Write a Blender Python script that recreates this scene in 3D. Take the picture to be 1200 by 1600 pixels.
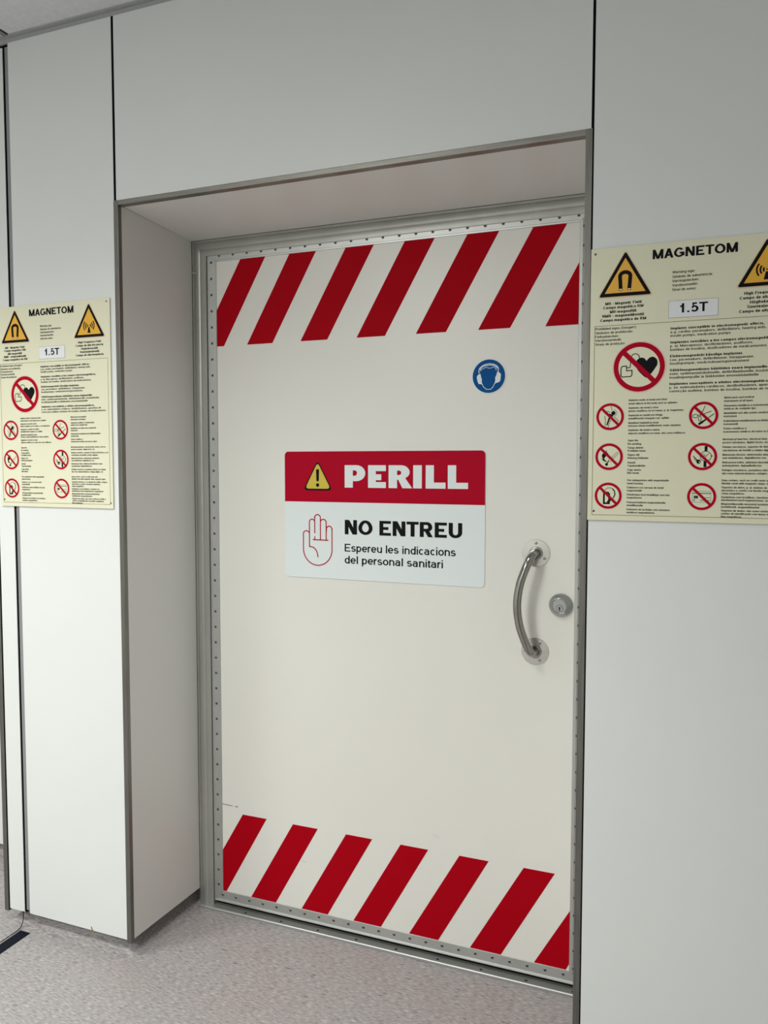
import bpy, bmesh, math
from mathutils import Vector, Matrix

SC = bpy.context.scene
for _o in list(bpy.data.objects):
    bpy.data.objects.remove(_o, do_unlink=True)
COL = SC.collection

# ------------------------------------------------------------------ camera
CAM_POS = Vector((1.54582, -1.83667, 1.44617))
YAW, PITCH, ROLL = 0.3814, -0.05869, 0.00072
cam_data = bpy.data.cameras.new('camera')
cam_data.sensor_fit = 'VERTICAL'
cam_data.sensor_height = 24.0
cam_data.sensor_width = 18.0
cam_data.lens = 1252.25 / 1600.0 * 24.0
cam_data.clip_start = 0.02
cam = bpy.data.objects.new('camera', cam_data)
COL.objects.link(cam)
_F = Vector((-math.sin(YAW) * math.cos(PITCH), math.cos(YAW) * math.cos(PITCH), math.sin(PITCH)))
_R = Vector((math.cos(YAW), math.sin(YAW), 0))
_U = _R.cross(_F)
_R2 = _R * math.cos(ROLL) + _U * math.sin(ROLL)
_U2 = -_R * math.sin(ROLL) + _U * math.cos(ROLL)
_m = Matrix((_R2, _U2, -_F)).transposed().to_4x4()
_m.translation = CAM_POS
cam.matrix_world = _m
SC.camera = cam

# ------------------------------------------------------------------ colour management, world, lights
SC.view_settings.view_transform = 'Standard'
SC.view_settings.look = 'None'
SC.view_settings.gamma = 1.0
SC.view_settings.use_curve_mapping = False
SC.view_settings.exposure = 0.0

world = bpy.data.worlds.new('world')
SC.world = world
world.use_nodes = True
world.node_tree.nodes['Background'].inputs[0].default_value = (0.6, 0.63, 0.66, 1)
world.node_tree.nodes['Background'].inputs[1].default_value = 0.3

CEIL = 2.695


def ceiling_or_fill_lamp(name, x, y, power, spread, size=(0.55, 0.55), color=(0.985, 1.0, 0.955), z=CEIL - 0.004):
    ld = bpy.data.lights.new(name, 'AREA')
    ld.shape = 'RECTANGLE'
    ld.size, ld.size_y = size
    ld.energy = power
    ld.spread = math.radians(spread)
    ld.color = color
    o = bpy.data.objects.new(name, ld)
    COL.objects.link(o)
    o.location = (x, y, z)
    return o


ceiling_or_fill_lamp('ceiling_or_fill_lamp', 0.45, -1.20, 15, 122)
ceiling_or_fill_lamp('ceiling_or_fill_lamp', -1.00, -1.20, 23, 122)
ceiling_or_fill_lamp('ceiling_or_fill_lamp', -0.30, -3.00, 78, 178)  # wide fill added behind the camera, in place of bounce on the upper walls


# ------------------------------------------------------------------ materials
def mat(name, col, rough=0.5, metal=0.0, spec=0.5, coat=0.0):
    m = bpy.data.materials.new(name)
    m.use_nodes = True
    b = m.node_tree.nodes['Principled BSDF']
    b.inputs['Base Color'].default_value = (*col, 1)
    b.inputs['Roughness'].default_value = rough
    b.inputs['Metallic'].default_value = metal
    b.inputs['Specular IOR Level'].default_value = spec
    b.inputs['Coat Weight'].default_value = coat
    return m


def noise_into(m, socket, col_a, col_b, scale=(1, 1, 1), nscale=5.0, detail=4.0, lo=0.3, hi=0.7, bump=0.0, bdist=0.001):
    """procedural variation between two colours in object space, with an optional bump"""
    nt = m.node_tree
    b = nt.nodes['Principled BSDF']
    tc = nt.nodes.new('ShaderNodeTexCoord')
    mp = nt.nodes.new('ShaderNodeMapping')
    mp.inputs['Scale'].default_value = scale
    nz = nt.nodes.new('ShaderNodeTexNoise')
    nz.inputs['Scale'].default_value = nscale
    nz.inputs['Detail'].default_value = detail
    cr = nt.nodes.new('ShaderNodeValToRGB')
    cr.color_ramp.elements[0].position = lo
    cr.color_ramp.elements[1].position = hi
    cr.color_ramp.elements[0].color = (*col_a, 1) if len(col_a) == 3 else col_a
    cr.color_ramp.elements[1].color = (*col_b, 1) if len(col_b) == 3 else col_b
    nt.links.new(tc.outputs['Object'], mp.inputs['Vector'])
    nt.links.new(mp.outputs['Vector'], nz.inputs['Vector'])
    nt.links.new(nz.outputs['Fac'], cr.inputs['Fac'])
    nt.links.new(cr.outputs['Color'], b.inputs[socket])
    if bump:
        bp = nt.nodes.new('ShaderNodeBump')
        bp.inputs['Strength'].default_value = bump
        bp.inputs['Distance'].default_value = bdist
        nt.links.new(nz.outputs['Fac'], bp.inputs['Height'])
        nt.links.new(bp.outputs['Normal'], b.inputs['Normal'])
    return nz


M = {}
M['panel'] = mat('white_laminate', (0.74, 0.76, 0.735), 0.38)
noise_into(M['panel'], 'Base Color', (0.735, 0.755, 0.742), (0.75, 0.77, 0.757), (1, 1, 1), 3.0, 3)
M['panel_inner'] = mat('white_laminate_reveal', (0.72, 0.73, 0.705), 0.42)
noise_into(M['panel_inner'], 'Base Color', (0.775, 0.775, 0.745), (0.79, 0.79, 0.76), (1, 1, 1), 3.0, 3)
M['door'] = mat('white_door_laminate', (0.76, 0.75, 0.70), 0.35)
noise_into(M['door'], 'Base Color', (0.75, 0.74, 0.69), (0.77, 0.76, 0.71), (1, 1, 1), 2.0, 3)
M['red'] = mat('red_vinyl', (0.39, 0.0, 0.007), 0.6, spec=0.06)
M['red_print'] = mat('red_print', (0.42, 0.0, 0.018), 0.55, spec=0.08)
M['sign_white'] = mat('white_vinyl', (0.74, 0.80, 0.80), 0.35)
M['ink'] = mat('black_ink', (0.006, 0.006, 0.008), 0.6, spec=0.1)
M['yellow'] = mat('yellow_print', (0.62, 0.47, 0.04), 0.4)
M['orange'] = mat('amber_print', (0.80, 0.43, 0.035), 0.4)
M['rim'] = mat('pale_print_rim', (0.72, 0.55, 0.35), 0.45)
M['rim_pink'] = mat('pale_pink_rim', (0.78, 0.56, 0.50), 0.45)
M['cream'] = mat('cream_board', (0.76, 0.745, 0.55), 0.4)
noise_into(M['cream'], 'Base Color', (0.745, 0.735, 0.545), (0.77, 0.755, 0.57), (1, 1, 1), 4.0, 2)
M['line'] = mat('olive_line_print', (0.22, 0.19, 0.09), 0.5)
M['greyprint'] = mat('grey_green_print', (0.16, 0.20, 0.15), 0.5)
M['blue'] = mat('blue_print', (0.001, 0.080, 0.27), 0.55, spec=0.1)
M['icon_white'] = mat('icon_white', (0.72, 0.78, 0.82), 0.4)
M['plug'] = mat('white_tape_label', (0.78, 0.80, 0.82), 0.45)
M['steel'] = mat('brushed_steel', (0.30, 0.295, 0.275), 0.38, 0.9)
noise_into(M['steel'], 'Base Color', (0.17, 0.165, 0.15), (0.24, 0.235, 0.215), (30, 30, 1.5), 6.0, 4, 0.25, 0.75)
M['steel_h'] = mat('brushed_steel_across', (0.30, 0.295, 0.275), 0.38, 0.9)
noise_into(M['steel_h'], 'Base Color', (0.22, 0.215, 0.19), (0.31, 0.30, 0.27), (1.5, 30, 30), 6.0, 4, 0.25, 0.75)
M['frame'] = mat('satin_frame_steel', (0.36, 0.37, 0.36), 0.36, 0.5)
noise_into(M['frame'], 'Base Color', (0.37, 0.375, 0.35), (0.43, 0.435, 0.405), (4, 4, 1.2), 3.0, 3)
M['alu'] = mat('anodised_aluminium', (0.50, 0.51, 0.49), 0.4, 0.7)
noise_into(M['alu'], 'Base Color', (0.48, 0.49, 0.475), (0.53, 0.54, 0.52), (3, 3, 3), 4.0, 4)
M['rubber'] = mat('black_gasket', (0.003, 0.003, 0.004), 0.9, spec=0.03)
M['grey_strip'] = mat('grey_profile', (0.27, 0.27, 0.28), 0.5, 0.2)
M['grey_light'] = mat('light_grey_profile', (0.42, 0.43, 0.43), 0.5)
M['chrome'] = mat('polished_steel', (0.34, 0.335, 0.31), 0.10, 1.0)
M['satin'] = mat('satin_nickel', (0.45, 0.46, 0.46), 0.28, 0.95)
M['flange'] = mat('polished_flange', (0.62, 0.61, 0.57), 0.2, 0.9)
M['socket'] = mat('dark_screw_recess', (0.02, 0.02, 0.018), 0.6)
M['screw'] = mat('screw_head_steel', (0.25, 0.25, 0.24), 0.35, 0.9)
M['ceil'] = mat('ceiling_paint', (0.75, 0.76, 0.79), 0.75)
noise_into(M['ceil'], 'Base Color', (0.72, 0.73, 0.76), (0.77, 0.78, 0.81), (1, 1, 1), 60.0, 4, 0.35, 0.65, bump=0.15, bdist=0.002)
M['wall'] = mat('corridor_wall_paint', (0.74, 0.75, 0.74), 0.6)
M['strip'] = mat('black_joint_cover', (0.006, 0.007, 0.014), 0.6, spec=0.12)
M['chip'] = mat('bare_chipboard', (0.30, 0.17, 0.06), 0.8)
M['scuff'] = mat('dark_scuff', (0.04, 0.045, 0.05), 0.6)


def vinyl_floor():
    m = mat('streaked_vinyl_floor', (0.5, 0.48, 0.48), 0.42, spec=0.4)
    nt = m.node_tree
    b = nt.nodes['Principled BSDF']
    tc = nt.nodes.new('ShaderNodeTexCoord')

    def noise(scale, ns, det, rot=0.0):
        mp = nt.nodes.new('ShaderNodeMapping')
        mp.inputs['Scale'].default_value = scale
        mp.inputs['Rotation'].default_value = (0, 0, rot)
        nz = nt.nodes.new('ShaderNodeTexNoise')
        nz.inputs['Scale'].default_value = ns
        nz.inputs['Detail'].default_value = det
        nt.links.new(tc.outputs['Object'], mp.inputs['Vector'])
        nt.links.new(mp.outputs['Vector'], nz.inputs['Vector'])
        return nz

    def ramp(src, stops):
        cr = nt.nodes.new('ShaderNodeValToRGB')
        e = cr.color_ramp.elements
        while len(e) < len(stops):
            e.new(0.5)
        for k, (p, c) in enumerate(stops):
            e[k].position = p
            e[k].color = (*c, 1)
        nt.links.new(src.outputs['Fac'], cr.inputs['Fac'])
        return cr

    def mix(kind, fac, a, bb):
        mx = nt.nodes.new('ShaderNodeMix')
        mx.data_type = 'RGBA'
        mx.blend_type = kind
        mx.inputs[0].default_value = fac
        nt.links.new(a.outputs['Color'] if 'Color' in a.outputs else a.outputs[2], mx.inputs[6])
        nt.links.new(bb.outputs['Color'] if 'Color' in bb.outputs else bb.outputs[2], mx.inputs[7])
        return mx
    base = ramp(noise((12, 62, 62), 5.0, 6), [(0.28, (0.22, 0.205, 0.205)), (0.5, (0.36, 0.338, 0.338)), (0.72, (0.52, 0.50, 0.495))])
    dark = ramp(noise((9, 62, 62), 3.0, 2), [(0.27, (0.22, 0.22, 0.24)), (0.35, (1, 1, 1))])
    pink = ramp(noise((2.2, 3.5, 2), 1.5, 2), [(0.4, (1, 1, 1)), (0.7, (1.0, 0.955, 0.95))])
    lite = ramp(noise((10, 85, 85), 3.0, 2), [(0.60, (0, 0, 0)), (0.72, (0.15, 0.15, 0.15))])
    x = mix('MULTIPLY', 1.0, base, dark)
    x = mix('MULTIPLY', 1.0, x, pink)
    fine = ramp(noise((70, 110, 90), 5.0, 3), [(0.38, (0.84, 0.84, 0.84)), (0.62, (1, 1, 1))])
    x = mix('MULTIPLY', 1.0, x, fine)
    x = mix('ADD', 1.0, x, lite)
    nt.links.new(x.outputs[2], b.inputs['Base Color'])
    return m


M['floor'] = vinyl_floor()


# ------------------------------------------------------------------ mesh helpers
class MB:
    """collects shapes, then links them as ONE mesh object"""

    def __init__(self):
        self.v, self.f, self.mi, self.mats, self.smooth = [], [], [], [], []

    def slot(self, m):
        if m not in self.mats:
            self.mats.append(m)
        return self.mats.index(m)

    def add(self, vs, fs, m, smooth=False):
        o = len(self.v)
        s = self.slot(m)
        self.v += [tuple(p) for p in vs]
        for f in fs:
            self.f.append(tuple(i + o for i in f))
            self.mi.append(s)
            self.smooth.append(smooth)
        return self

    def box(self, x0, x1, y0, y1, z0, z1, m):
        vs = [(x, y, z) for x in (x0, x1) for y in (y0, y1) for z in (z0, z1)]
        fs = [(0, 1, 3, 2), (4, 6, 7, 5), (0, 4, 5, 1), (2, 3, 7, 6), (0, 2, 6, 4), (1, 5, 7, 3)]
        return self.add(vs, fs, m)

    def poly(self, pts, y0, y1, m):
        """prism from an outline in x,z; y0 is the visible front (towards -y)"""
        n = len(pts)
        area = sum(pts[i][0] * pts[(i + 1) % n][1] - pts[(i + 1) % n][0] * pts[i][1] for i in range(n))
        if area < 0:
            pts = pts[::-1]
        vs = [(x, y0, z) for x, z in pts] + [(x, y1, z) for x, z in pts]
        fs = [tuple(range(n))]
        if y1 != y0:
            fs.append(tuple(range(2 * n - 1, n - 1, -1)))
            fs += [(i, i + n, (i + 1) % n + n, (i + 1) % n) for i in range(n)]
        else:
            vs = vs[:n]
        return self.add(vs, fs, m)

    def stroke(self, pts, w, y, m, closed=False, caps=True):
        """flat printed line of width w in the x,z plane"""
        P = [Vector((a, b)) for a, b in pts]
        n = len(P)
        L, Rr = [], []
        for i in range(n):
            if closed:
                a, b = P[i - 1], P[(i + 1) % n]
                d1, d2 = (P[i] - a), (b - P[i])
            else:
                d1 = (P[i] - P[i - 1]) if i else (P[1] - P[0])
                d2 = (P[i + 1] - P[i]) if i < n - 1 else d1
            d1, d2 = d1.normalized(), d2.normalized()
            t = (d1 + d2)
            t = d1 if t.length < 1e-6 else t.normalized()
            nn = Vector((-t.y, t.x))
            k = min(1.8, 1.0 / max(0.3, nn.dot(Vector((-d1.y, d1.x)))))
            L.append(P[i] + nn * w / 2 * k)
            Rr.append(P[i] - nn * w / 2 * k)
        vs = [(p.x, y, p.y) for p in L] + [(p.x, y, p.y) for p in Rr]
        fs = [(i + n, (i + 1) % n + n, (i + 1) % n, i) for i in range(n if closed else n - 1)]
        self.add(vs, fs, m)
        if caps and not closed:
            for c in (P[0], P[-1]):
                self.disc(c.x, c.y, w / 2, y - 0.00001, m, 12)
        return self

    def disc(self, x, z, r, y, m, n=48, rz=None):
        rz = rz or r
        vs = [(x + r * math.cos(2 * math.pi * i / n), y, z + rz * math.sin(2 * math.pi * i / n)) for i in range(n)]
        return self.add(vs, [tuple(range(n))], m)

    def ring(self, x, z, r0, r1, y, m, n=64, a0=0, a1=360):
        full = abs(a1 - a0) >= 360
        k = n if full else n + 1
        vs = []
        for r in (r0, r1):
            for i in range(k):
                a = math.radians(a0 + (a1 - a0) * i / n)
                vs.append((x + r * math.cos(a), y, z + r * math.sin(a)))
        fs = [(i, k + i, k + (i + 1) % k, (i + 1) % k) for i in range(n)]
        return self.add(vs, fs, m)

    def lathe(self, cx, y0, cz, prof, m, n=48, mfun=None):
        """prof = [(radius, dy)] turned about the y axis at (cx, cz); dy is measured from y0 towards -y"""
        for k in range(len(prof) - 1):
            vs, fs = [], []
            for r, dy in prof[k:k + 2]:
                for i in range(n):
                    a = 2 * math.pi * i / n
                    vs.append((cx + r * math.cos(a), y0 - dy, cz + r * math.sin(a)))
            for i in range(n):
                j = (i + 1) % n
                fs.append((i, n + i, n + j, j))
            self.add(vs, fs, m, True)
        if prof[-1][0] > 1e-6:
            self.disc(cx, cz, prof[-1][0], y0 - prof[-1][1], m, n)
        return self

    def tube(self, path, rad, m, n=20, caps=True):
        P = [Vector(p) for p in path]
        up = Vector((0, 0, 1))
        t0 = (P[1] - P[0]).normalized()
        u = t0.cross(up)
        if u.length < 1e-3:
            u = t0.cross(Vector((1, 0, 0)))
        u.normalize()
        vs, fs = [], []
        for i, p in enumerate(P):
            t = (P[min(i + 1, len(P) - 1)] - P[max(i - 1, 0)]).normalized()
            u = (u - t * u.dot(t)).normalized()
            w = t.cross(u)
            r = rad[i] if isinstance(rad, (list, tuple)) else rad
            for k in range(n):
                a = 2 * math.pi * k / n
                vs.append(p + (u * math.cos(a) + w * math.sin(a)) * r)
        for i in range(len(P) - 1):
            for k in range(n):
                j = (k + 1) % n
                fs.append((i * n + k, i * n + j, (i + 1) * n + j, (i + 1) * n + k))
        self.add(vs, fs, m, True)
        if caps:
            self.add(vs[:n], [tuple(range(n))[::-1]], m)
            self.add(vs[-n:], [tuple(range(n))], m)
        return self

    def build(self, name, parent=None, loc=None, bevel=0.0, **props):
        me = bpy.data.meshes.new(name)
        me.from_pydata(self.v, [], self.f)
        for m in self.mats:
            me.materials.append(m)
        me.polygons.foreach_set('material_index', self.mi)
        me.polygons.foreach_set('use_smooth', self.smooth)
        me.update()
        bm = bmesh.new()
        bm.from_mesh(me)
        if not props.pop('flat', False):
            bmesh.ops.recalc_face_normals(bm, faces=bm.faces)
        bm.to_mesh(me)
        bm.free()
        o = bpy.data.objects.new(name, me)
        COL.objects.link(o)
        if loc:
            o.location = loc
        if parent:
            o.parent = parent
        if bevel:
            b = o.modifiers.new('bevel', 'BEVEL')
            b.width = bevel
            b.segments = 2
            b.limit_method = 'ANGLE'
        for k, v in props.items():
            o[k] = v
        return o


def empty(name, loc=(0, 0, 0), **props):
    o = bpy.data.objects.new(name, None)
    o.empty_display_size = 0.1
    COL.objects.link(o)
    o.location = loc
    for k, v in props.items():
        o[k] = v
    return o


def copy_tree(o, parent=None):
    c = o.copy()
    COL.objects.link(c)
    c.parent = parent
    for ch in [q for q in COL.objects if q.parent == o]:
        copy_tree(ch, c)
    return c


# ------------------------------------------------------------------ lettering
# a plain grotesque alphabet drawn as strokes. x runs 0..1 across each letter's own width; y: 0 baseline, X x-height, 1 capital height
import unicodedata
XH, DSC = 0.73, -0.27
# letter: (advance, side bearing, [strokes]); P = path of points, A = (cx, cy, rx, ry, from, to) inside a path, D = slanted stroke cut level
GL = {}


def _g(ch, adv, sb, *strokes):
    GL[ch] = (adv, sb, strokes)


def A(cx, cy, rx, ry, a0, a1, n=9):
    return [(cx + rx * math.cos(math.radians(a0 + (a1 - a0) * k / n)), cy + ry * math.sin(math.radians(a0 + (a1 - a0) * k / n))) for k in range(n + 1)]


def P(*it):
    out = []
    for q_ in it:
        out += q_ if isinstance(q_, list) else [q_]
    return ('P', out)


def D(x0, y0, x1, y1):
    return ('D', [(x0, y0), (x1, y1)])


V = lambda x, y0, y1: P((x, y0), (x, y1))
H = lambda y, x0, x1: P((x0, y), (x1, y))
h2 = XH / 2
_g('A', .93, .01, D(0, 0, .5, 1), D(1, 0, .5, 1), H(.30, .18, .82))
_g('B', .93, .10, V(0, 0, 1), P((0, 1), (.62, 1), A(.62, .77, .32, .23, 90, -90), (0, .54)), P((.55, .54), A(.66, .27, .34, .27, 90, -90), (0, 0)))
_g('C', 1.0, .06, P(A(.52, .5, .52, .5, 42, 318, 18)))
_g('D', 1.0, .10, V(0, 0, 1), P((0, 1), (.45, 1), A(.45, .5, .55, .5, 90, -90, 14), (0, 0)))
_g('E', .92, .10, V(0, 0, 1), H(1, 0, 1), H(.53, 0, .93), H(0, 0, 1))
_g('F', .85, .10, V(0, 0, 1), H(1, 0, 1), H(.52, 0, .88))
_g('G', 1.08, .06, P(A(.5, .5, .5, .5, 45, 345, 18)), P((.56, .46), (1, .46)), V(1, .05, .46))
_g('H', 1.0, .10, V(0, 0, 1), V(1, 0, 1), H(.53, 0, 1))
_g('I', .39, .09, V(.5, 0, 1))
_g('J', .70, .05, P((1, 1), (1, .28), A(.5, .28, .5, .28, 0, -180)))
_g('K', .93, .09, V(0, 0, 1), D(.05, .30, .92, 1), D(.30, .52, 1, 0))
_g('L', .78, .10, V(0, 0, 1), H(0, 0, 1))
_g('M', 1.16, .10, V(0, 0, 1), V(1, 0, 1), D(.5, 0, .03, 1), D(.5, 0, .97, 1))
_g('N', 1.0, .10, V(0, 0, 1), V(1, 0, 1), D(1, 0, 0, 1))
_g('O', 1.08, .055, P(A(.5, .5, .5, .5, 0, 360, 28)))
_g('P', .93, .10, V(0, 0, 1), P((0, 1), (.62, 1), A(.62, .73, .38, .27, 90, -90), (0, .46)))
_g('R', 1.0, .10, V(0, 0, 1), P((0, 1), (.60, 1), A(.60, .75, .33, .25, 90, -90), (0, .50)), D(.52, .46, 1, 0))
_g('S', .93, .055, P(A(.49, .745, .45, .255, 20, 180), A(.40, .68, .36, .16, 180, 262, 4), A(.60, .33, .40, .19, 82, 0, 4), A(.50, .27, .50, .27, 0, -165)))
_g('T', .85, .025, V(.5, 0, 1), H(1, 0, 1))
_g('U', 1.0, .10, P((0, 1), (0, .36), A(.5, .36, .5, .36, 180, 360, 14), (1, 1)))
_g('V', .93, .01, D(.5, 0, 0, 1), D(.5, 0, 1, 1))
_g('W', 1.3, .01, D(.25, 0, 0, 1), D(.25, 0, .5, 1), D(.75, 0, .5, 1), D(.75, 0, 1, 1))
_g('a', .776, .05, P(A(.44, XH - .20, .42, .20, 160, 0), (.86, .0)), P((.86, .44), A(.42, .22, .42, .22, 78, 270, 12), A(.42, .26, .44, .26, -90, -10, 5)))
_g('b', .776, .085, V(0, 0, 1), P(A(.5, h2, .5, h2, 0, 360, 22)))
_g('c', .70, .055, P(A(.5, h2, .5, h2, 42, 318, 16)))
_g('d', .776, .085, V(1, 0, 1), P(A(.5, h2, .5, h2, 0, 360, 22)))
_g('e', .776, .055, P((0, h2), (1, h2), A(.5, h2, .5, h2, 0, 322, 18)))
_g('f', .388, .0, P((.40, 0), (.40, .86), (.55, 1), (1, 1)), H(XH, -.22, 1))
_g('g', .776, .085, P(A(.5, h2, .5, h2, 0, 360, 22)), P((1, XH), (1, -.06), A(.5, -.06, .5, .21, 0, -150)))
_g('h', .776, .095, V(0, 0, 1), P((0, .42), A(.5, XH - .27, .5, .27, 165, 0), (1, 0)))
_g('i', .31, .09, V(.5, 0, XH), V(.5, .88, 1))
_g('j', .31, .09, P((.5, XH), (.5, -.12), (.2, -.27)), V(.5, .88, 1))
_g('k', .70, .09, V(0, 0, 1), D(.05, .22, .88, XH), D(.35, .44, 1, 0))
_g('l', .31, .09, V(.5, 0, 1))
_g('m', 1.163, .095, V(0, 0, XH), P((0, .45), A(.26, XH - .24, .24, .24, 165, 0, 7), (.5, 0)), P((.5, .45), A(.76, XH - .24, .24, .24, 165, 0, 7), (1, 0)))
_g('n', .776, .095, V(0, 0, XH), P((0, .42), A(.5, XH - .27, .5, .27, 165, 0), (1, 0)))
_g('o', .776, .05, P(A(.5, h2, .5, h2, 0, 360, 22)))
_g('p', .776, .085, V(0, DSC, XH), P(A(.5, h2, .5, h2, 0, 360, 22)))
_g('q', .776, .085, V(1, DSC, XH), P(A(.5, h2, .5, h2, 0, 360, 22)))
_g('r', .465, .045, V(0, 0, XH), P((0, .42), (.30, .64), (.62, XH), (1, XH)))
_g('s', .70, .05, P(A(.49, XH - .19, .44, .19, 25, 180, 8), A(.40, XH - .24, .35, .115, 180, 262, 3), A(.60, .235, .40, .14, 82, 0, 3), A(.50, .20, .50, .20, 0, -160, 8)))
_g('t', .388, .0, P((.40, .93), (.40, .12), (.52, .0), (1, 0)), H(XH, -.22, 1))
_g('u', .776, .095, V(1, 0, XH), P((1, .30), A(.5, .27, .5, .27, -15, -180), (0, XH)))
_g('v', .70, .01, D(.5, 0, 0, XH), D(.5, 0, 1, XH))
_g('w', 1.0, .01, D(.25, 0, 0, XH), D(.25, 0, .5, XH), D(.75, 0, .5, XH), D(.75, 0, 1, XH))
_g('x', .70, .01, D(0, 0, 1, XH), D(1, 0, 0, XH))
_g('y', .70, .01, D(.5, 0, 0, XH), D(.30, DSC, 1, XH))
_g('z', .70, .03, H(XH, 0, 1), H(0, 0, 1), D(.0, .02, 1, XH - .02))
_g('1', .776, .17, V(.72, 0, 1), P((.66, .86), (.0, .70)))
_g('5', .776, .055, P((.92, 1), (.22, 1), (.10, .50), A(.48, .34, .52, .34, 135, -150, 14)))
_g('.', .388, .12, V(.5, 0, .10))
_g(',', .388, .12, P((.5, .11), (.5, 0), (.2, -.14)))
_g(':', .388, .12, V(.5, 0, .10), V(.5, .56, .68))
_g('-', .465, .05, H(.36, 0, 1))
_g('!', .388, .12, V(.5, 0, .12), V(.5, .28, 1))
_g('(', .465, .10, P(A(1.1, .36, 1.1, .68, 118, 242, 8)))
_g(')', .465, .10, P(A(-.1, .36, 1.1, .68, 62, -62, 8)))
ACC = {'\u0301': 'acute', '\u0308': 'dots', '\u030a': 'ring', '\u0303': 'tilde', '\u0302': 'circ', '\u0327': 'cedilla'}


def ymap(y, w):
    ks = ((DSC, DSC + w / 2), (0, w / 2), (XH, XH - w / 2), (1, 1 - w / 2))
    if y <= DSC:
        return y + w / 2
    for (a, a2), (b, b2) in zip(ks, ks[1:]):
        if y <= b:
            return a2 + (b2 - a2) * (y - a) / (b - a)
    return y - w / 2


SBK = 0.78      # how much of each letter's side bearing is kept


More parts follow.
